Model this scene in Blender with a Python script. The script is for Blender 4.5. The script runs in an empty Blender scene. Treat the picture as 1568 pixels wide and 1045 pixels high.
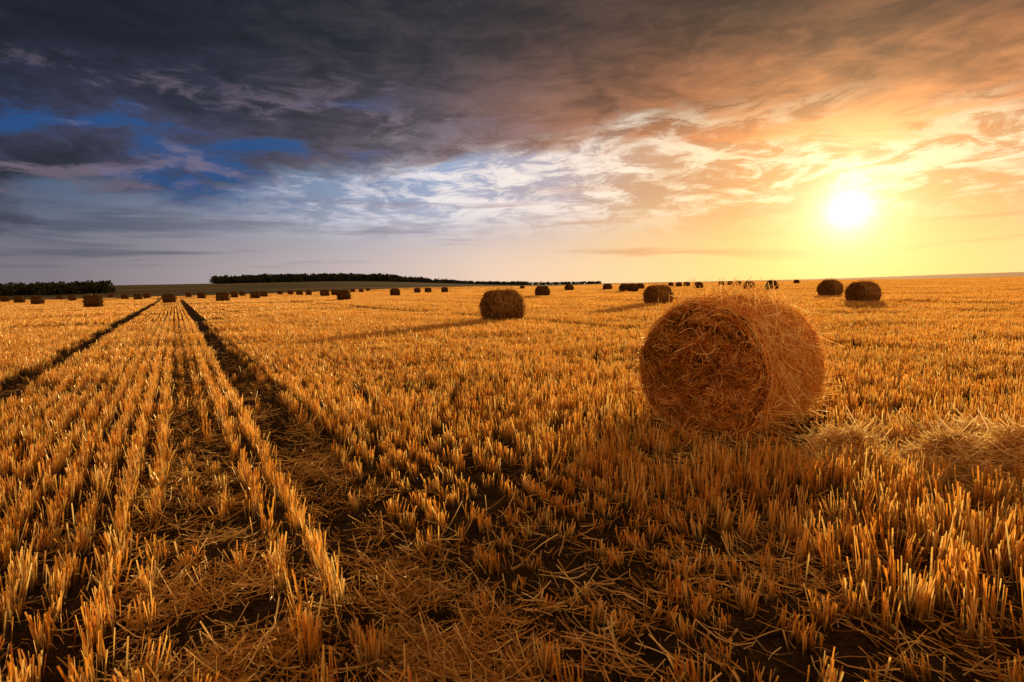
import bpy, math, random
import numpy as np
from mathutils import Vector, Matrix, Euler
rng = np.random.default_rng(7)
random.seed(7)
scene = bpy.context.scene
COL = scene.collection
R = math.radians
SUN_AZ, SUN_EL = R(30.4), R(5.9)
LAMP_EL = R(6.8)
CAM_H = 1.65
TH = R(30.5)                       # direction of the drill rows (left of north)
DV = np.array([-math.sin(TH), math.cos(TH)])
NV = np.array([math.cos(TH), math.sin(TH)])

# ------------------------------------------------------------------ helpers
def mesh_from(name, V, F, attr=None, mat=None, smooth=False):
    V = np.asarray(V, dtype=np.float32); F = np.asarray(F, dtype=np.int32)
    me = bpy.data.meshes.new(name)
    me.vertices.add(len(V)); me.vertices.foreach_set("co", V.ravel())
    k = F.shape[1]
    me.loops.add(F.size); me.loops.foreach_set("vertex_index", F.ravel())
    me.polygons.add(len(F))
    me.polygons.foreach_set("loop_start", np.arange(0, F.size, k, dtype=np.int32))
    me.polygons.foreach_set("loop_total", np.full(len(F), k, dtype=np.int32))
    me.update(calc_edges=True)
    if smooth:
        me.polygons.foreach_set("use_smooth", np.ones(len(F), dtype=bool))
    if attr is not None:
        a = me.attributes.new("tint", 'FLOAT_COLOR', 'POINT')
        a.data.foreach_set("color", np.asarray(attr, dtype=np.float32).ravel())
    if mat: me.materials.append(mat)
    me.validate()
    return me

def obj(name, me, loc=(0, 0, 0), rot=(0, 0, 0), parent=None):
    o = bpy.data.objects.new(name, me)
    o.location = loc; o.rotation_euler = rot
    COL.objects.link(o)
    if parent: o.parent = parent
    return o

def straws(P, rad, taper=0.8):
    """P (N,K,3) polylines -> flat split-straw ribbons; tint = (rnd, along, 0, 1)"""
    N, K, _ = P.shape
    d = P[:, -1] - P[:, 0]
    d /= np.linalg.norm(d, axis=1, keepdims=True) + 1e-9
    a = np.cross(d, rng.normal(size=(N, 3)))
    a /= np.linalg.norm(a, axis=1, keepdims=True) + 1e-9
    rad = np.broadcast_to(np.asarray(rad, dtype=float), (N,)) * 1.25
    V = np.zeros((N, K, 2, 3))
    for k in range(K):
        r = rad * (1 - (1 - taper) * k / (K - 1))
        V[:, k, 0] = P[:, k] - a * r[:, None]
        V[:, k, 1] = P[:, k] + a * r[:, None]
    idx = np.arange(N * K * 2).reshape(N, K, 2)
    F = []
    for k in range(K - 1):
        F.append(np.stack([idx[:, k, 0], idx[:, k, 1], idx[:, k + 1, 1], idx[:, k + 1, 0]], -1))
    F = np.concatenate(F)
    rn = rng.random(N)
    T = np.zeros((N, K, 2, 4)); T[..., 0] = rn[:, None, None]
    T[..., 1] = np.linspace(0, 1, K)[None, :, None]; T[..., 3] = 1
    return V.reshape(-1, 3), F, T.reshape(-1, 4)

def merge(parts):
    Vs, Fs, Ts = [], [], []; o = 0
    for V, F, T in parts:
        Vs.append(V); Fs.append(F + o); Ts.append(T); o += len(V)
    return np.concatenate(Vs), np.concatenate(Fs), np.concatenate(Ts)

_w = [(rng.normal(size=2), rng.random() * 6.28) for _ in range(28)]
def noise2(x, y, sc):
    o = 0
    for i, (k, p) in enumerate(_w):
        o = o + np.sin((k[0] * x + k[1] * y) / sc * 2.5 + p)
    return o / math.sqrt(14)           # ~N(0,1)

def sstep(a, b, x):
    t = np.clip((x - a) / (b - a), 0, 1); return t * t * (3 - 2 * t)

TRACKS = [(0.98, .24, 1), (-2.45, .25, 1), (-11.4, .2, .9), (-14.6, .2, .9), (13.2, .22, .8), (16.5, .22, .8),
          (33, .3, .8), (36.4, .3, .8), (-31, .3, .8), (-34, .3, .8)]
def track_mask(s, soft=0.10):
    m = np.zeros_like(s)
    for c, hw, st in TRACKS:
        m = np.maximum(m, st * (1 - sstep(hw, hw + soft, np.abs(s - c))))
    return m

def ground_h(x, y):
    r = np.hypot(x, y)
    s = x * NV[0] + y * NV[1]
    near = 1 - sstep(60, 140, r)
    z = -0.045 * track_mask(s, .15) * near
    z = z + near * (0.010 * noise2(x, y, 0.9) + 0.008 * noise2(y + 30, x, 2.3))
    yy = np.maximum(y, 1.0); tx = np.clip(x / yy, -3, 3)
    w = 1 - sstep(-0.35, 0.12, tx)
    z = z + 10.5 * sstep(230, 620, y) * w
    z = z + 14 * sstep(900, 2600, y) * sstep(0.45, 1.0, tx)
    z = z + 0.5 * sstep(150, 600, r) * noise2(x, y, 260)
    return z

# ------------------------------------------------------------------ node DSL
class S:
    nt = None
    def __init__(s, sock): s.k = sock
    def _m(op, *a, clamp=False):
        n = S.nt.nodes.new('ShaderNodeMath'); n.operation = op; n.use_clamp = clamp
        for i, v in enumerate(a):
            if isinstance(v, S): S.nt.links.new(v.k, n.inputs[i])
            else: n.inputs[i].default_value = v
        return S(n.outputs[0])
    def __add__(s, o): return S._m('ADD', s, o)
    __radd__ = __add__
    def __sub__(s, o): return S._m('SUBTRACT', s, o)
    def __rsub__(s, o): return S._m('SUBTRACT', o, s)
    def __mul__(s, o): return S._m('MULTIPLY', s, o)
    __rmul__ = __mul__
    def __truediv__(s, o): return S._m('DIVIDE', s, o)
def sm(a, b, x):
    if b < a: return 1 - sm(b, a, x)
    n = S.nt.nodes.new('ShaderNodeMapRange'); n.interpolation_type = 'SMOOTHSTEP'
    S.nt.links.new(x.k, n.inputs[0])
    n.inputs[1].default_value = a; n.inputs[2].default_value = b
    n.inputs[3].default_value = 0; n.inputs[4].default_value = 1
    return S(n.outputs[0])
def comb(x, y, z):
    n = S.nt.nodes.new('ShaderNodeCombineXYZ')
    for i, v in enumerate((x, y, z)):
        if isinstance(v, S): S.nt.links.new(v.k, n.inputs[i])
        else: n.inputs[i].default_value = v
    return S(n.outputs[0])
def noise(v, sc, det=6, rough=.55, dist=0, lac=2.0):
    n = S.nt.nodes.new('ShaderNodeTexNoise'); S.nt.links.new(v.k, n.inputs['Vector'])
    n.inputs['Scale'].default_value = sc; n.inputs['Detail'].default_value = det
    n.inputs['Roughness'].default_value = rough; n.inputs['Distortion'].default_value = dist
    n.inputs['Lacunarity'].default_value = lac
    return S(n.outputs[0])
def lin(c):
    return tuple((v / 255 / 12.92 if v / 255 <= .04045 else ((v / 255 + .055) / 1.055) ** 2.4) for v in c) + (1,)
def ramp(x, stops, raw=False):
    n = S.nt.nodes.new('ShaderNodeValToRGB'); S.nt.links.new(x.k, n.inputs[0])
    e = n.color_ramp.elements
    while len(e) < len(stops): e.new(0.5)
    for i, (p, c) in enumerate(stops):
        e[i].position = p; e[i].color = (tuple(c) + (1,)) if raw else lin(c)
    return S(n.outputs[0])
def mix(f, a, b, mode='MIX'):
    n = S.nt.nodes.new('ShaderNodeMix'); n.data_type = 'RGBA'; n.blend_type = mode
    n.clamp_result = False
    for i, v in ((0, f), (6, a), (7, b)):
        if isinstance(v, S): S.nt.links.new(v.k, n.inputs[i])
        elif i == 0: n.inputs[0].default_value = v
        else: n.inputs[i].default_value = tuple(v) + ((1,) if len(v) == 3 else ())
    return S(n.outputs[2])
def cmul(c, f):
    n = S.nt.nodes.new('ShaderNodeVectorMath'); n.operation = 'SCALE'
    if isinstance(c, S): S.nt.links.new(c.k, n.inputs[0])
    else: n.inputs[0].default_value = c
    if isinstance(f, S): S.nt.links.new(f.k, n.inputs['Scale'])
    else: n.inputs['Scale'].default_value = f
    return S(n.outputs[0])
def cadd(a, b):
    n = S.nt.nodes.new('ShaderNodeVectorMath'); n.operation = 'ADD'
    S.nt.links.new(a.k, n.inputs[0]); S.nt.links.new(b.k, n.inputs[1])
    return S(n.outputs[0])

# ------------------------------------------------------------------ world
world = bpy.data.worlds.new("World"); scene.world = world; world.use_nodes = True
nt = world.node_tree; nt.nodes.clear(); S.nt = nt
out = nt.nodes.new('ShaderNodeOutputWorld'); bg = nt.nodes.new('ShaderNodeBackground')
nt.links.new(bg.outputs[0], out.inputs[0])
tc = nt.nodes.new('ShaderNodeTexCoord'); sep = nt.nodes.new('ShaderNodeSeparateXYZ')
nt.links.new(tc.outputs['Generated'], sep.inputs[0])
x, y, z = (S(sep.outputs[i]) for i in range(3))
hxy = S._m('SQRT', x * x + y * y)
tE = z / S._m('MAXIMUM', hxy, 0.001)
az = S._m('ARCTAN2', x, y)
sx, sy, sz = math.sin(SUN_AZ) * math.cos(SUN_EL), math.cos(SUN_AZ) * math.cos(SUN_EL), math.sin(SUN_EL)
cosS = x * sx + y * sy + z * sz
ang = S._m('ARCCOSINE', S._m('MINIMUM', cosS, 0.999999))
an = S._m('MULTIPLY', ang, 1 / 1.6, clamp=True)
zz = S._m('MAXIMUM', z, 0.0) + 0.07
P = comb(x / zz, y / zz, 0.0)
Pr = comb((x * .80 - y * .6) / zz * 0.55, (x * .6 + y * .80) / zz, 3.1)   # stretched streaks
nA = noise(P, .75, 5, .5, .3)
nB = noise(Pr, 1.3, 7, .58, .5)
nC = noise(P, 3.2, 9, .66, .9)
nD = noise(comb(az * 1.5, tE * 22, 5.0), 1.6, 5, .55, .4)     # long thin stratus streaks
nE = noise(comb(az * 3.2, tE * 9, 1.0), 1.3, 9, .62, .5)      # torn detail
nG = noise(comb(az * 6.0, tE * 18, 2.0), 1.9, 9, .66, .8)     # small broken cloudlets
d2 = az - 0.22
bnd = 0.226 - 0.14 * (d2 * d2)
tN = tE - bnd + (nA - 0.5) * 0.10 + (nB - .5) * .14 + (nE - .5) * .14 + (nG - .5) * .08
deck = sm(-0.026, 0.030, tN)
hor = ramp(an, [(0, (252, 196, 100)), (.1, (248, 200, 122)), (.2, (248, 208, 156)), (.35, (236, 206, 184)),
                (.5, (196, 180, 180)), (.75, (126, 118, 128)), (1, (95, 92, 105))])
mid = ramp(an, [(0, (236, 168, 84)), (.1, (220, 150, 84)), (.2, (204, 158, 124)), (.28, (184, 170, 180)), (.4, (154, 168, 198)),
                (.6, (100, 120, 150)), (.8, (66, 82, 110)), (1, (48, 60, 92))])
base = mix(sm(0.01, 0.17, tE), hor, mid)
white = ramp(an, [(0, (255, 234, 176)), (.12, (255, 228, 178)), (.25, (255, 238, 222)), (.5, (226, 222, 234)),
                  (.7, (138, 142, 164)), (.9, (90, 95, 118)), (1, (80, 85, 105))])
rip = sm(.45, .56, nC * .25 + nE * .25 + nG * .50) * sm(0.06, 0.15, tE) * (.15 + .85 * sm(-.58, -.22, az))
sky = mix(rip * .92, base, white)
strk = sm(.50, .64, nD) * sm(0.015, 0.05, tE) * (1 - sm(.13, .19, tE))
grey = ramp(an, [(0, (236, 165, 90)), (.2, (218, 160, 112)), (.4, (156, 148, 165)), (.7, (76, 82, 104)), (1, (60, 66, 88))])
sky = mix(strk * .8, sky, grey)
# heavy deck
dcol = ramp(an, [(0, (242, 156, 76)), (.10, (218, 134, 68)), (.18, (182, 110, 62)), (.30, (128, 86, 68)), (.42, (86, 72, 80)),
                 (.62, (54, 52, 74)), (.85, (37, 36, 58)), (1, (26, 28, 52))])
dk = (0.30 + 1.30 * sm(.38, .62, nA * .24 + nB * .20 + nE * .34 + nG * .22)) * (1.22 - 1.0 * sm(.20, .45, tE))
dcol = cmul(dcol, dk)
sky = mix(deck * .98, sky, dcol)
# deep blue openings on the left
hole = sm(.485, .56, nE * .5 + nA * .35 + nG * .15) * sm(-.12, -.34, az) * sm(.11, .17, tE) * (1 - sm(.27, .35, tE))
sky = mix(hole * .85, sky, lin((22, 74, 132)))
nF = noise(comb(az * 3.2, tE * 9, 7.0), 1.6, 9, .62, .6)
edge = sm(.50, .62, nF * .6 + nG * .4) * deck * (1 - sm(.26, .38, tE)) * sm(.20, -.15, az)
sky = mix(edge * .58, sky, lin((130, 112, 128)))
rim = sm(-.08, -.01, tN) * (1 - sm(.0, .06, tN)) * sm(.9, .25, ang) * sm(.42, .58, nC * .3 + nG * .7)
sky = mix(rim * .8, sky, white)
def expf(k, p=1):
    t = ang * k
    if p == 2: t = t * t
    return S._m('EXPONENT', t * -1.0)
sky = cadd(sky, cmul((1.0, .86, .58), expf(1 / .016, 1) * 3.6))
sky = cadd(sky, cmul((1.0, .80, .50), expf(1 / .065, 1) * .85))
sky = cadd(sky, cmul((1.0, .60, .24), expf(1 / .16, 1) * .12))
# warm fill added to the unseen sky behind the camera, brightens the bale
rear_fill = sm(.15, -.55, y) * sm(-.02, .1, z)
sky = mix(rear_fill, sky, (1.12, 0.66, 0.30, 1))
sky = cmul(sky, sm(-.06, .0, z) * .85 + .15)
nish = nt.nodes.new('ShaderNodeTexSky'); nish.sky_type = 'NISHITA'; nish.sun_disc = False
nish.sun_elevation = LAMP_EL; nish.sun_rotation = SUN_AZ
sky = cadd(sky, cmul(S(nish.outputs[0]), 0.006))
nt.links.new(sky.k, bg.inputs[0]); bg.inputs[1].default_value = 1.0

sun = bpy.data.lights.new("sun", 'SUN'); sun.energy = 5.0; sun.angle = R(.5); sun.color = (1.0, .75, .38)
so = bpy.data.objects.new("sun", sun); COL.objects.link(so)
so.rotation_euler = Vector((math.sin(SUN_AZ) * math.cos(LAMP_EL), math.cos(SUN_AZ) * math.cos(LAMP_EL), math.sin(LAMP_EL))).to_track_quat('Z', 'Y').to_euler()

# ------------------------------------------------------------------ materials
def new_mat(name):
    m = bpy.data.materials.new(name); m.use_nodes = True; m.node_tree.nodes.clear(); S.nt = m.node_tree
    return m
def straw_mat(name, c0, c1, c2, trans=.4, basedark=.35, gloss=.08, vs=2.2):
    m = new_mat(name); t = m.node_tree
    at = t.nodes.new('ShaderNodeAttribute'); at.attribute_name = "tint"
    sp = t.nodes.new('ShaderNodeSeparateColor'); t.links.new(at.outputs[0], sp.inputs[0])
    rnd, h = S(sp.outputs[0]), S(sp.outputs[1])
    geo = t.nodes.new('ShaderNodeNewGeometry')
    pos = S(geo.outputs['Position'])
    var = noise(pos, vs, 3, .6)
    f = S._m('ADD', rnd * .8, (var - .5) * .9 + .1, clamp=True)
    col = ramp(f, [(0, c0), (.5, c1), (1, c2)], raw=True)
    big = noise(pos, .35, 3)
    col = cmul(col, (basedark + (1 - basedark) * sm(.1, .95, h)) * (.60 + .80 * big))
    di = t.nodes.new('ShaderNodeBsdfDiffuse'); tr = t.nodes.new('ShaderNodeBsdfTranslucent')
    gl = t.nodes.new('ShaderNodeBsdfGlossy'); gl.inputs['Roughness'].default_value = .35
    t.links.new(col.k, di.inputs[0]); t.links.new(col.k, tr.inputs[0])
    gl.inputs[0].default_value = (1, .82, .5, 1)
    m1 = t.nodes.new('ShaderNodeMixShader'); m1.inputs[0].default_value = trans
    t.links.new(di.outputs[0], m1.inputs[1]); t.links.new(tr.outputs[0], m1.inputs[2])
    m2 = t.nodes.new('ShaderNodeMixShader'); m2.inputs[0].default_value = gloss
    t.links.new(m1.outputs[0], m2.inputs[1]); t.links.new(gl.outputs[0], m2.inputs[2])
    o = t.nodes.new('ShaderNodeOutputMaterial'); t.links.new(m2.outputs[0], o.inputs[0])
    return m
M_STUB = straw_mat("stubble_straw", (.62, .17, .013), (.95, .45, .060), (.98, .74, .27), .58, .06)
M_LOOSE = straw_mat("loose_straw", (.34, .14, .02), (.70, .36, .075), (.96, .70, .30), .45, 1.0)
M_HEAP = straw_mat("heap_straw", (.40, .18, .035), (.85, .52, .15), (.96, .80, .44), .5, 1.0, .1)
M_BALE = straw_mat("bale_straw", (.26, .065, .005), (.80, .32, .036), (.98, .76, .30), .45, 1.0, .12, 5)
M_BALE2 = straw_mat("bale_straw_shaded_mid", (.14, .05, .008), (.32, .13, .022), (.50, .26, .07), .4, 1.0)  # backlit shade of the mid-distance bales put into the straw colour
M_BALE3 = straw_mat("bale_straw_shaded_far", (.06, .022, .007), (.10, .04, .012), (.17, .08, .025), .35, 1.0, .03)  # darker copy again: silhouette shade of the far bales painted in

def core_mat(name, ca, cb, sc=40):
    m = new_mat(name); t = m.node_tree
    tcn = t.nodes.new('ShaderNodeTexCoord')
    v = S(tcn.outputs['Object'])
    n = noise(v, sc, 6, .7, .5)
    col = mix(sm(.35, .65, n), ca + (1,), cb + (1,))
    p = t.nodes.new('ShaderNodeBsdfPrincipled'); p.inputs['Roughness'].default_value = .95
    p.inputs['Specular IOR Level'].default_value = .1
    t.links.new(col.k, p.inputs['Base Color'])
    b = t.nodes.new('ShaderNodeBump'); b.inputs['Distance'].default_value = .03; b.inputs['Strength'].default_value = .9
    t.links.new(n.k, b.inputs['Height']); t.links.new(b.outputs[0], p.inputs['Normal'])
    o = t.nodes.new('ShaderNodeOutputMaterial'); t.links.new(p.outputs[0], o.inputs[0])
    return m
M_CORE = core_mat("bale_core", (.03, .011, .003), (.18, .072, .013))
M_LEAF = core_mat("distant_foliage", (.014, .018, .009), (.045, .042, .018), 1.5)

m = new_mat("field_soil"); t = m.node_tree; M_GROUND = m
geo = t.nodes.new('ShaderNodeNewGeometry'); pos = S(geo.outputs['Position'])
sp = t.nodes.new('ShaderNodeSeparateXYZ'); t.links.new(pos.k, sp.inputs[0])
X, Y = S(sp.outputs[0]), S(sp.outputs[1])
dist = S._m('SQRT', X * X + Y * Y)
sc_ = X * float(NV[0]) + Y * float(NV[1]); tc_ = X * float(DV[0]) + Y * float(DV[1])
rowv = comb(sc_, tc_ * .12, 0.0)
n1 = noise(pos, 9, 8, .7); n2 = noise(pos, 60, 5, .7); n3 = noise(pos, .8, 4, .6)
n4 = noise(rowv, 2.0, 6, .6)
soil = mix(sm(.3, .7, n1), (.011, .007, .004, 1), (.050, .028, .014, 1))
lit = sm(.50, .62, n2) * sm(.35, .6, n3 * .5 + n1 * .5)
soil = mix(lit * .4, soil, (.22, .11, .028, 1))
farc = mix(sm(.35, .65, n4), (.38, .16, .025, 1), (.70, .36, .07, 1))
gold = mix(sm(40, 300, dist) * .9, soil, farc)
n5 = noise(comb(X * .006, Y * .02, 0.0), 1.0, 3, .5)
oth = ramp(n5, [(.3, (.045, .040, .018)), (.45, (.10, .065, .03)), (.5, (.05, .05, .02)), (.62, (.16, .10, .04)), (.7, (.06, .05, .025))], raw=True)
fm = sm(0, 25, (470 + 2.05 * X) - Y)
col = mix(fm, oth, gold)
p = t.nodes.new('ShaderNodeBsdfPrincipled'); p.inputs['Roughness'].default_value = 1; p.inputs['Specular IOR Level'].default_value = .05
t.links.new(col.k, p.inputs['Base Color'])
b = t.nodes.new('ShaderNodeBump'); b.inputs['Distance'].default_value = .05; b.inputs['Strength'].default_value = .9
hh = n1 + n2 * .3; t.links.new(hh.k, b.inputs['Height']); t.links.new(b.outputs[0], p.inputs['Normal'])
o = t.nodes.new('ShaderNodeOutputMaterial'); t.links.new(p.outputs[0], o.inputs[0])

# ------------------------------------------------------------------ ground
NA, NR = 720, 300
rad = np.concatenate([[0.0], np.geomspace(.3, 6000, NR)])
aa = np.linspace(0, 2 * np.pi, NA, endpoint=False)
RR, AA = np.meshgrid(rad[1:], aa, indexing='ij')
gx, gy = (RR * np.sin(AA)).ravel(), (RR * np.cos(AA)).ravel()
V = np.stack([gx, gy, ground_h(gx, gy)], -1)
idx = np.arange(NR * NA).reshape(NR, NA)
F = np.stack([idx[:-1], idx[1:], np.roll(idx[1:], -1, 1), np.roll(idx[:-1], -1, 1)], -1).reshape(-1, 4)
F = F[:, ::-1]
V = np.concatenate([V, [[0, 0, 0.0]]]); c = len(V) - 1
i0 = idx[0]; cap = np.stack([np.full(NA // 2, c), i0[0::2], i0[1::2], np.roll(i0, -2)[0::2]], -1)[:, ::-1]
F = np.concatenate([F, cap])
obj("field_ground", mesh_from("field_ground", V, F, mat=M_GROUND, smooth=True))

# ------------------------------------------------------------------ stubble
proto = bpy.data.collections.new("stubble_prototypes")
def stalks(bx, by, h, r, lean=.12, taper=.85):
    n = len(bx)
    P = np.zeros((n, 2, 3))
    l = rng.normal(size=(n, 2)) * lean * h[:, None]
    P[:, 0, 0], P[:, 0, 1], P[:, 0, 2] = bx, by, -.03
    P[:, 1, :2] = P[:, 0, :2] + l; P[:, 1, 2] = h
    return straws(P, r, taper)
def addp(nm, V, F, T):
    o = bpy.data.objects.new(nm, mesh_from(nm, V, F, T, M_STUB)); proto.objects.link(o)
NCL = 14
for i in range(NCL):
    n = rng.integers(12, 23)
    bx = rng.normal(size=n) * .021; by = rng.normal(size=n) * .032
    h = np.clip(rng.normal(.185, .036, n), .08, .28)
    parts = [stalks(bx, by, h, rng.uniform(.0022, .0040, n), .12)]
    k = 5   # dry leaf bits, bent
    P = np.zeros((k, 4, 3)); P[:, 0, :2] = rng.normal(size=(k, 2)) * .03
    dd = rng.normal(size=(k, 2)); dd /= np.linalg.norm(dd, axis=1, keepdims=True); L = rng.uniform(.04, .10, (k, 1))
    hz = rng.uniform(.04, .12, k)
    for q, (rr, zf) in enumerate([(0, .3), (.3, 1), (.7, 1.05), (1, .7)]):
        P[:, q, :2] = P[:, 0, :2] + dd * L * rr; P[:, q, 2] = hz * zf
    parts.append(straws(P, .0024, .4))
    addp("stub_a%02d" % i, *merge(parts))
ROW = .21
NST = 6
for i in range(NST):     # strips of 3 rows x 4 m for the far distance
    n = 3 * 4 * 42
    row = rng.integers(0, 3, n) - 1
    cl = rng.uniform(-2, 2, 60)
    by = cl[rng.integers(0, 60, n)] + rng.normal(size=n) * .05
    bx = row * ROW + rng.normal(size=n) * .022
    h = np.clip(rng.normal(.20, .035, n), .1, .34)
    addp("stub_b%02d" % i, *stalks(bx, by, h, rng.uniform(.006, .011, n), .10))
for i in range(NST):     # single rows, 6 m long, for the middle distance
    n = 6 * 46
    cl = rng.uniform(-3, 3, 34)
    by = cl[rng.integers(0, 34, n)] + rng.normal(size=n) * .05
    bx = rng.normal(size=n) * .022
    h = np.clip(rng.normal(.20, .035, n), .1, .34)
    addp("stub_c%02d" % i, *stalks(bx, by, h, rng.uniform(.005, .009, n), .10))

BALE0 = (2.47, 6.42)
def points(rmin, rmax, step, rowstep, jit):
    smax = rmax
    s = np.arange(-int(smax / rowstep), int(smax / rowstep) + 1) * rowstep; tt = np.arange(-rmax, rmax, step)
    Sg, Tg = np.meshgrid(s, tt, indexing='ij'); Sg = Sg.ravel(); Tg = Tg.ravel()
    Tg = Tg + rng.uniform(-.5, .5, len(Tg)) * step * jit[1]
    S0 = Sg
    Sg = Sg + rng.normal(size=len(Sg)) * jit[0]
    x = Sg * NV[0] + Tg * DV[0]; y = Sg * NV[1] + Tg * DV[1]
    r = np.hypot(x, y); a = np.arctan2(x, y)
    k = (r >= rmin) & (r < rmax) & ((np.abs(a) < R(53)) | ((r < 5) & (y > -2)))
    return x[k], y[k], Sg[k], Tg[k], S0[k]
PX, PY, PZ, RT, SC, IX = [], [], [], [], [], []
for rmin, rmax, step in ((1.0, 14, .080), (14, 34, .14)):
    x, y, s, t_, s0 = points(rmin, rmax, step, ROW, (.012, .95))
    n = len(x); r = np.hypot(x, y)
    dens = np.full(n, .90) + .13 * noise2(x, y, 1.2)
    dens *= 1 - track_mask(s) * .99
    band = 1 - sstep(.16, .34, np.abs(s - .02)); dens *= 1 - band * .75 * (1 - sstep(8, 25, r))
    bare = sstep(1.30, 1.5, s) * (1 - sstep(2.45, 2.85, s)) * (1 - sstep(4.2, 6.0, y))
    dens *= 1 - .45 * bare
    thinline = 1 - sstep(.05, .09, np.abs(s - 2.62)); dens *= 1 - .9 * thinline * (1 - sstep(6, 12, r))
    dens *= np.where(rmin < 5, .82 + .22 * noise2(x + 9, y, .35), 1)
    bd = np.hypot(x - BALE0[0], y - BALE0[1]); dens *= sstep(.80, .98, bd)
    front = np.exp(-(((x - 2.3) / .95) ** 2 + ((y - 5.40) / .50) ** 2))
    flat = np.exp(-(((x - 4.0) / .9) ** 2 + ((y - 4.75) / .40) ** 2)) + np.exp(-(((x - 3.0) / .5) ** 2 + ((y - 5.1) / .35) ** 2))
    dens *= 1 - .85 * np.clip(flat, 0, 1); dens *= 1 - .65 * front
    k = rng.random(n) < dens
    x, y, s, bare, r, front = x[k], y[k], s[k], bare[k], r[k], front[k]; n = len(x)
    tall = sstep(2.6, 3.0, s) * (1 - sstep(4.6, 6.5, s)) * (1 - sstep(4.8, 5.4, y))
    hs = (1.0 - .38 * bare + .25 * tall) * (1 + .10 * noise2(x, y, 2.2)) * rng.uniform(.78, 1.18, n)
    hs *= 1 - .3 * sstep(.3, .0, np.abs(s - .02)); hs *= 1 - .55 * front
    hs = np.clip(hs, .35, 1.4)
    w = np.where(r > 14, 1.3, np.where(r > 9, 1.1, 1.0)) * rng.uniform(.85, 1.15, n)
    PX.append(x); PY.append(y); PZ.append(ground_h(x, y))
    lean = rng.normal(size=(n, 2)) * .11
    RT.append(np.stack([lean[:, 0], lean[:, 1], rng.uniform(0, 6.28, n)], -1))
    SC.append(np.stack([w, w, hs], -1)); IX.append(rng.integers(0, NCL, n))
for rmin, rmax, ln, rs, wsc in ((34, 130, 6.0, ROW, 1), (130, 650, 12.0, ROW * 12, 4)):
    x, y, s, t_, s0 = points(rmin, rmax, ln, rs, (0.006 if wsc == 1 else 0, .5))
    k = (track_mask(s, .12) < .5) if wsc == 1 else (track_mask(s, .7) < .5) | (np.hypot(x, y) > 230)
    k &= (470 + 2.05 * x) - y > 5
    x, y, s = x[k], y[k], s[k]; n = len(x)
    hs = np.clip((1 + .16 * noise2(x, y, 9) + .14 * noise2(s, s * 0, 3.0)) * rng.uniform(.90, 1.10, n), .5, 1.5)
    PX.append(x); PY.append(y); PZ.append(ground_h(x, y) - (0.0 if wsc == 1 else .02))
    fl = rng.integers(0, 2, n) * math.pi
    RT.append(np.stack([np.zeros(n), np.zeros(n), TH + fl], -1))
    SC.append(np.stack([np.full(n, wsc * 1.0), np.full(n, (1.03 if wsc == 1 else 3.1)), hs], -1))
    IX.append(NCL + (NST if wsc == 1 else 0) + rng.integers(0, NST, n))
pts = np.stack([np.concatenate(PX), np.concatenate(PY), np.concatenate(PZ)], -1).astype(np.float32)
print("stubble instances", len(pts))
me = bpy.data.meshes.new("wheat_stubble"); me.vertices.add(len(pts)); me.vertices.foreach_set("co", pts.ravel())
a = me.attributes.new("rot", 'FLOAT_VECTOR', 'POINT'); a.data.foreach_set("vector", np.concatenate(RT).astype(np.float32).ravel())
a = me.attributes.new("scl", 'FLOAT_VECTOR', 'POINT'); a.data.foreach_set("vector", np.concatenate(SC).astype(np.float32).ravel())
a = me.attributes.new("idx", 'INT', 'POINT'); a.data.foreach_set("value", np.concatenate(IX).astype(np.int32))
me.update()
stub = obj("wheat_stubble", me)
ng = bpy.data.node_groups.new("scatter_stubble", 'GeometryNodeTree')
ng.interface.new_socket("Geometry", in_out='INPUT', socket_type='NodeSocketGeometry')
ng.interface.new_socket("Geometry", in_out='OUTPUT', socket_type='NodeSocketGeometry')
gi = ng.nodes.new('NodeGroupInput'); go = ng.nodes.new('NodeGroupOutput')
iop = ng.nodes.new('GeometryNodeInstanceOnPoints'); ci = ng.nodes.new('GeometryNodeCollectionInfo')
ci.inputs['Collection'].default_value = proto; ci.inputs['Separate Children'].default_value = True; ci.inputs['Reset Children'].default_value = True
def na(name, ty):
    n = ng.nodes.new('GeometryNodeInputNamedAttribute'); n.data_type = ty; n.inputs[0].default_value = name
    return [q for q in n.outputs if q.enabled and q.name == 'Attribute'][0]
ng.links.new(gi.outputs[0], iop.inputs['Points']); ng.links.new(ci.outputs[0], iop.inputs['Instance'])
iop.inputs['Pick Instance'].default_value = True
ng.links.new(na("idx", 'INT'), iop.inputs['Instance Index'])
ng.links.new(na("rot", 'FLOAT_VECTOR'), iop.inputs['Rotation'])
ng.links.new(na("scl", 'FLOAT_VECTOR'), iop.inputs['Scale'])
ng.links.new(iop.outputs[0], go.inputs[0])
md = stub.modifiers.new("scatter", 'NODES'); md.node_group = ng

# ------------------------------------------------------------------ loose straw on the soil
def lying(x, y, zoff, lmin, lmax, tilt, r0, r1, pref=None):
    n = len(x); a = rng.uniform(0, 6.283, n)
    if pref is not None: a = np.where(rng.random(n) < .5, pref + rng.normal(size=n) * .5, a)
    L = rng.uniform(lmin, lmax, n); el = rng.normal(size=n) * tilt
    P = np.zeros((n, 4, 3)); bend = rng.normal(size=n) * .22
    for q, u in enumerate((-.5, -.17, .17, .5)):
        P[:, q, 0] = x + np.cos(a) * L * u - np.sin(a) * L * bend * (u * u - .1)*2
        P[:, q, 1] = y + np.sin(a) * L * u + np.cos(a) * L * bend * (u * u - .1)*2
        P[:, q, 2] = ground_h(P[:, q, 0], P[:, q, 1]) + zoff + L * u * np.sin(el) + np.abs(L * u * np.sin(el)) + .006
    return straws(P, rng.uniform(r0, r1, n), .8)
n = 280000
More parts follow.
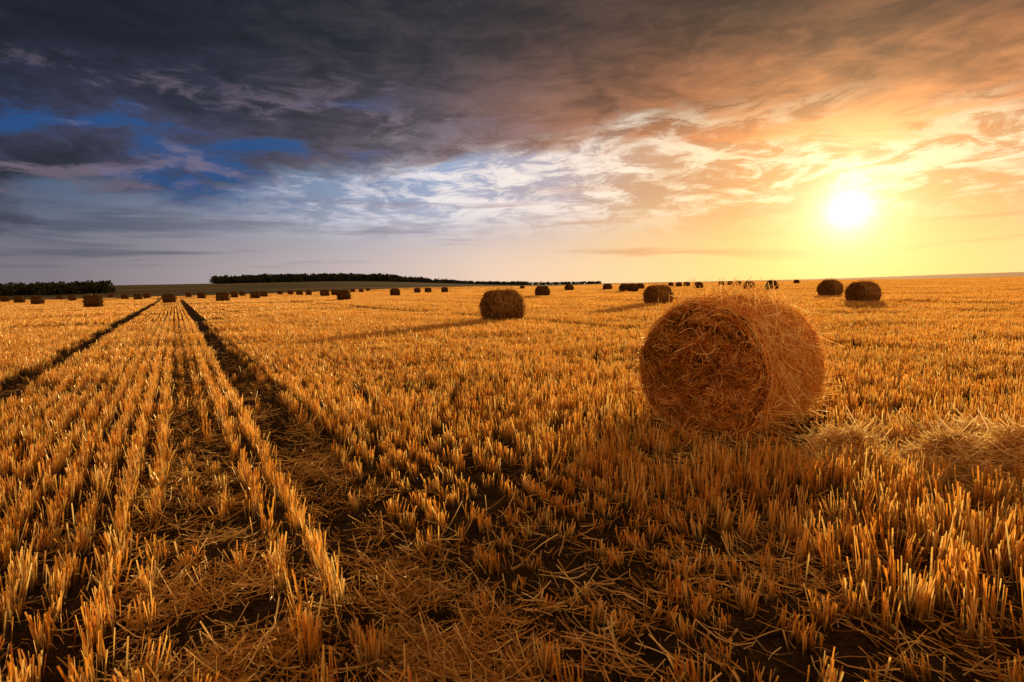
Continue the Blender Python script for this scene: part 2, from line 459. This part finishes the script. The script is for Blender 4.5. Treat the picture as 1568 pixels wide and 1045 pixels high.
rr = np.exp(rng.uniform(math.log(1.3), math.log(22), n)); a_ = rng.uniform(-R(56), R(56), n)
x = rr * np.sin(a_); y = rr * np.cos(a_); s = x * NV[0] + y * NV[1]
d = .09 + .75 * track_mask(s, .2) + .80 * (1 - sstep(.2, .5, np.abs(s - .02))) + .10 * noise2(x, y, .8)
d *= 1 + .6 * noise2(x + 3, y, .25)
d += 1.0 * np.exp(-(((x - 2.6) / 1.3) ** 2 + ((y - 5.3) / .6) ** 2)) + .12 * (s > 2.6)
d += .5 * np.exp(-(((x - 3.4) / .9) ** 2 + ((y - 3.9) / .5) ** 2))
d *= .34 * np.minimum(1, rr / 5)**.5
k = rng.random(n) < d; x, y = x[k], y[k]
print("loose", len(x))
V, F, T = lying(x, y, rng.uniform(0, .04, len(x)), .06, .28, .25, .0014, .0031, TH + math.pi / 2)
T[:, 0] = T[:, 0] ** 1.4
obj("loose_straw", mesh_from("loose_straw", V, F, T, M_LOOSE))

def heap(name, cx, cy, ax, ay, rot, hgt, n):
    u = rng.normal(size=n) * .5; v = rng.normal(size=n) * .5
    g = np.exp(-(u * u + v * v) * 1.6)
    lx = u * ax; ly = v * ay
    x = cx + lx * math.cos(rot) - ly * math.sin(rot); y = cy + lx * math.sin(rot) + ly * math.cos(rot)
    lump = 1 + .45 * noise2(x, y, .22)
    zo = hgt * g * lump * rng.uniform(.55, 1.2, n)
    A = lying(x, y, np.maximum(zo, 0), .10, .36, .35, .0022, .0048, rot)
    m_ = 26; uu, vv = np.meshgrid(np.linspace(-1.5, 1.5, m_), np.linspace(-1.5, 1.5, m_), indexing='ij')
    uu = uu.ravel(); vv = vv.ravel(); gx = cx + uu * ax * math.cos(rot) - vv * ay * math.sin(rot); gy = cy + uu * ax * math.sin(rot) + vv * ay * math.cos(rot)
    gz = ground_h(gx, gy) - .03 + .5 * hgt * np.exp(-(uu ** 2 + vv ** 2) * 1.6) * (1 + .45 * noise2(gx, gy, .22))
    id_ = np.arange(m_ * m_).reshape(m_, m_)
    Fm = np.stack([id_[:-1, :-1], id_[1:, :-1], id_[1:, 1:], id_[:-1, 1:]], -1).reshape(-1, 4)
    Tm = np.tile([.2, .5, 0, 1], (len(uu), 1))
    me = mesh_from(name, *merge([(np.stack([gx, gy, gz], -1), Fm, Tm), A]))
    me.materials.append(M_HEAP); me.materials.append(M_CORE)
    mi = np.zeros(len(me.polygons), dtype=np.int32); mi[:len(Fm)] = 1
    me.polygons.foreach_set("material_index", mi)
    return obj(name, me)
heap("straw_heap", 3.95, 4.60, .85, .36, R(-10), .27, 4400)
heap("straw_heap", 2.95, 5.0, .42, .24, R(10), .17, 1500)
heap("straw_heap", 4.4, 5.5, 1.0, .25, R(-12), .14, 2400)

# ------------------------------------------------------------------ bales
def bale_mesh(name, nside, nface, r0, r1, Rb=.75, L=1.36, seed=0, mat=M_BALE):
    L2 = L / 2
    prof = [(-L2 - .02, 0), (-L2 - .015, .2), (-L2 - .01, .42), (-L2 + .0, Rb - .08), (-L2 + .02, Rb - .03), (-L2 + .05, Rb - .006)]
    prof += [(q, Rb) for q in np.linspace(-L2 + .12, L2 - .12, 12)]
    prof += [(-a, b) for a, b in prof[:6][::-1]]
    prof = np.array(prof); K = len(prof); NS = 96
    ph = np.linspace(0, 2 * np.pi, NS, endpoint=False)
    xx = np.repeat(prof[:, 0], NS); rr = np.repeat(prof[:, 1], NS); pp = np.tile(ph, K)
    def lump(x, p):
        return .014 * noise2(x * 2 + seed, p, .9) + .010 * np.sin(3 * p + seed) + .013 * np.sin(x * 23)
    def shape(x, r, p):
        r = r * (1 + lump(x, np.cos(p) * 2))
        Yc = r * np.cos(p); Zc = r * np.sin(p)
        Zc = np.where(Zc < 0, Zc * .955, Zc * .985); Yc = Yc * (1.0 + .03 * (Zc < 0))
        Zc = np.maximum(Zc, -.70)
        return np.stack([x, Yc, Zc], -1)
    # the rolled layers show on the end face as shallow spiral ridges
    def fb(a, b):
        rr_ = np.hypot(a, b); th_ = np.arctan2(b, a)
        return .022 * noise2(a, b, .30) + .012 * noise2(b, a, .12) + .016 * np.sin((rr_ / .125 - th_ / 6.283) * 6.283)
    V = shape(xx + np.sign(xx) * fb(rr * np.cos(pp), rr * np.sin(pp)) * (np.abs(xx) > L2 - .1), rr - .02, pp)
    id_ = np.arange(K * NS).reshape(K, NS)
    F = np.stack([id_[:-1], np.roll(id_[:-1], -1, 1), np.roll(id_[1:], -1, 1), id_[1:]], -1).reshape(-1, 4)
    core = (V, F, np.tile([.3, .5, 0, 1], (len(V), 1)))
    n = nside; p0 = rng.uniform(0, 2 * np.pi, n); x0 = rng.uniform(-L2 + .015, L2 - .015, n)
    al = rng.normal(size=n) * .38; al[: n // 5] = rng.uniform(0, 3.14, n // 5)
    Ls = rng.uniform(.08, .30, n); off = rng.exponential(.015, n) - .010; lift = np.where(rng.random(n) < .18, rng.uniform(0, .13, n), rng.normal(size=n) * .008)
    sgn = np.where(rng.random(n) < .5, 1, -1)
    P = np.zeros((n, 4, 3)); kink = rng.normal(size=n) * .12
    edgej = rng.normal(size=n) * .018
    for q, u in enumerate((-.5, -.17, .17, .5)):
        w_ = u * sgn; ka = kink * (u * u) * 4 * Ls
        pu = p0 + (Ls * w_ * np.cos(al) - ka * np.sin(al)) / Rb; xu = np.clip(x0 + Ls * w_ * np.sin(al) + ka * np.cos(al), -L2 - .005 + edgej, L2 + .005 + edgej)
        rd = Rb + .008 + off + lift * (u + .5) ** 2 * 2 - .02 * sstep(L2 - .05, L2, np.abs(xu))
        P[:, q] = shape(xu, rd, pu)
    side = straws(P, rng.uniform(r0, r1, n), .75)
    side[2][:, 0] = .34 + .66 * side[2][:, 0]  # lit look of the curved side painted in: straw tint shifted lighter
    parts = [core, side]
    for sg in (-1, 1):
        n = nface; rho = (Rb - .03) * np.sqrt(rng.random(n)); p0 = rng.uniform(0, 2 * np.pi, n)
        wander = .6 * noise2(rho * np.cos(p0) + 4, rho * np.sin(p0), .2)
        al = p0 + np.pi / 2 + wander + rng.normal(size=n) * .5; al[: n // 4] = rng.uniform(0, 6.28, n // 4)
        al = al + np.where(rng.random(n) < .5, np.pi, 0)
        Ls = rng.uniform(.05, .24, n); cy = rho * np.cos(p0); cz = rho * np.sin(p0)
        off = rng.exponential(.018, n) - .012; lift = np.where(rng.random(n) < .20, rng.uniform(0, .11, n), rng.normal(size=n) * .012)
        curl = rng.normal(.0, .8, n); lim_r = Rb - .01 + rng.normal(size=n) * .015
        P = np.zeros((n, 4, 3))
        for q, u in enumerate((-.5, -.17, .17, .5)):
            a2 = al + curl * u
            yy = cy + Ls * u * np.cos(a2); zz_ = cz + Ls * u * np.sin(a2)
            r2 = np.hypot(yy, zz_); lim = np.minimum(1, lim_r / r2); yy *= lim; zz_ *= lim
            dome = .02 * (1 - (np.hypot(yy, zz_) / Rb) ** 2) - .03 * sstep(Rb - .08, Rb, np.hypot(yy, zz_))
            P[:, q] = shape(sg * (L2 + dome + off + lift * (u + .5) ** 2 * 2 + fb(yy, zz_)), np.hypot(yy, zz_), np.arctan2(zz_, yy))
        f_ = straws(P, rng.uniform(r0, r1, n), .75)
        f_[2][:, 0] = f_[2][:, 0] ** 1.5 * .92  # end face tinted darker than the side, its shade put into the colour
        parts.append(f_)
    V, F, T = merge(parts)
    me = mesh_from(name, V, F, T)
    me.materials.append(mat); me.materials.append(M_CORE)
    mi = np.zeros(len(F), dtype=np.int32); mi[:len(core[1])] = 1
    me.polygons.foreach_set("material_index", mi)
    return me
hero = bale_mesh("bale_hero", 14500, 7500, .0020, .0048, L=1.34)
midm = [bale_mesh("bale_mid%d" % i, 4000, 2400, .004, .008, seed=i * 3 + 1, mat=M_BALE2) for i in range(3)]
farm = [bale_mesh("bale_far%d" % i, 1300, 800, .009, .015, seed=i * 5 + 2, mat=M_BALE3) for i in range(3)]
def put_bale(me, x, y, axis_deg, sc=1.0):
    a = R(90 - axis_deg)
    z = float(ground_h(np.array([x]), np.array([y]))[0])
    o = obj("round_hay_bale", me, (x, y, z + .69 * sc), (0, 0, a)); o.scale = (sc,) * 3
    return o
put_bale(hero, BALE0[0], BALE0[1], 49, 1.0)
BL = [(-.016, 25.0, 58), (.258, 38.5, 60), (.055, 75, 60), (.559, 50, 55), (.617, 35.5, 66),
      (-.203, 108, 60), (-.164, 160, 60), (-.145, 160, 55), (-.116, 155, 60), (-.293, 77, 62), (-.326, 115, 62), (-.308, 135, 60),
      (-.354, 165, 60), (-.370, 160, 60), (-.386, 185, 60), (-.404, 190, 60), (-.448, 108, 60), (-.433, 130, 60), (-.505, 81, 60),
      (-.484, 140, 60), (-.470, 175, 60), (-.542, 130, 60), (-.564, 170, 60), (-.599, 81, 62), (-.653, 130, 60), (-.637, 160, 60),
      (-.676, 150, 60), (-.732, 62, 58), (-.768, 140, 60), (-.790, 175, 60), (-.829, 92, 60), (-.861, 115, 60), (-.886, 140, 60), (-.70, 190, 60),
      (-.262, 215, 60), (-.277, 230, 60), (-.25, 260, 60), (.102, 130, 60), (.169, 130, 60), (.199, 105, 60), (.213, 100, 60), (.226, 130, 60),
      (.294, 180, 60), (.308, 190, 60), (.328, 120, 60), (.369, 180, 60), (.384, 200, 60), (.397, 170, 60), (.417, 98, 58), (.457, 92, 60),
      (.50, 210, 60), (.28, 210, 60), (.02, 230, 60)]
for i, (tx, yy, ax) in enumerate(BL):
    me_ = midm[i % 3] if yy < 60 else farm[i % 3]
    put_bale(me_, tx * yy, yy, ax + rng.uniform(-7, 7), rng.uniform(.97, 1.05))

# ------------------------------------------------------------------ distant woods
def wood(name, xs, ys, hts):
    Vs, Fs = [], []; o = 0
    for cx, cy, h in zip(xs, ys, hts):
        g = float(ground_h(np.array([cx]), np.array([cy]))[0])
        nb = 7; bc = np.stack([rng.normal(size=nb) * h * .30, rng.normal(size=nb) * h * .30, h * rng.uniform(.15, .78, nb)], -1)
        br = h * rng.uniform(.18, .30, nb); m_ = 110
        w = rng.integers(0, nb, m_); dv = rng.normal(size=(m_, 3)); dv /= np.linalg.norm(dv, axis=1, keepdims=True)
        cen = bc[w] + dv * (br[w] * rng.random(m_) ** .4)[:, None]
        a = rng.normal(size=(m_, 3)); a /= np.linalg.norm(a, axis=1, keepdims=True); b = np.cross(a, rng.normal(size=(m_, 3))); b /= np.linalg.norm(b, axis=1, keepdims=True)
        sz = h * rng.uniform(.06, .12, m_)[:, None]
        q = np.stack([cen - a * sz - b * sz * .6, cen + a * sz - b * sz, cen + a * sz * .7 + b * sz, cen - a * sz + b * sz * .8], 1).reshape(-1, 3)
        q += np.array([cx, cy, g]); Vs.append(q); Fs.append(np.arange(len(q)).reshape(-1, 4) + o); o += len(q)
        tr = .03 * h
        tv = np.array([[sx_ * tr * k_, sy_ * tr * k_, zz_] for zz_, k_ in ((-.5, 1.2), (h * .6, .5)) for sx_, sy_ in ((-1, -1), (1, -1), (1, 1), (-1, 1))]) + np.array([cx, cy, g])
        tf = np.array([[j, (j + 1) % 4, 4 + (j + 1) % 4, 4 + j] for j in range(4)]) + o
        Vs.append(tv); Fs.append(tf); o += 8
    return obj(name, mesh_from(name, np.concatenate(Vs), np.concatenate(Fs), mat=M_LEAF))
n = 700; tx = rng.uniform(-.515, .03, n); ys = rng.uniform(590, 650, n) + 400 * sstep(-.25, .0, tx)
wood("woodland", tx * ys, ys, rng.uniform(6.5, 9.4, n) * (1 - .20 * sstep(-.3, 0, tx)))
n = 170; tx = rng.uniform(-.98, -.705, n); ys = rng.uniform(340, 385, n)
wood("woodland", tx * ys, ys, rng.uniform(5.5, 8.0, n))
n = 300; tx = rng.uniform(-.25, .16, n); ys = rng.uniform(1300, 1400, n)
wood("woodland", tx * ys, ys, rng.uniform(6, 8.5, n))

# ------------------------------------------------------------------ camera
cam = bpy.data.cameras.new("camera"); cam.sensor_width = 36; cam.lens = 20.0; cam.clip_start = .05; cam.clip_end = 12000
co = bpy.data.objects.new("camera", cam); COL.objects.link(co)
Mx = Matrix.Rotation(R(90 - 5.6), 4, 'X') @ Matrix.Rotation(R(-1.2), 4, 'Z')
co.matrix_world = Matrix.Translation((0, 0, CAM_H)) @ Mx
scene.camera = co
scene.view_settings.view_transform = 'Standard'; scene.view_settings.look = 'None'; scene.view_settings.exposure = 0
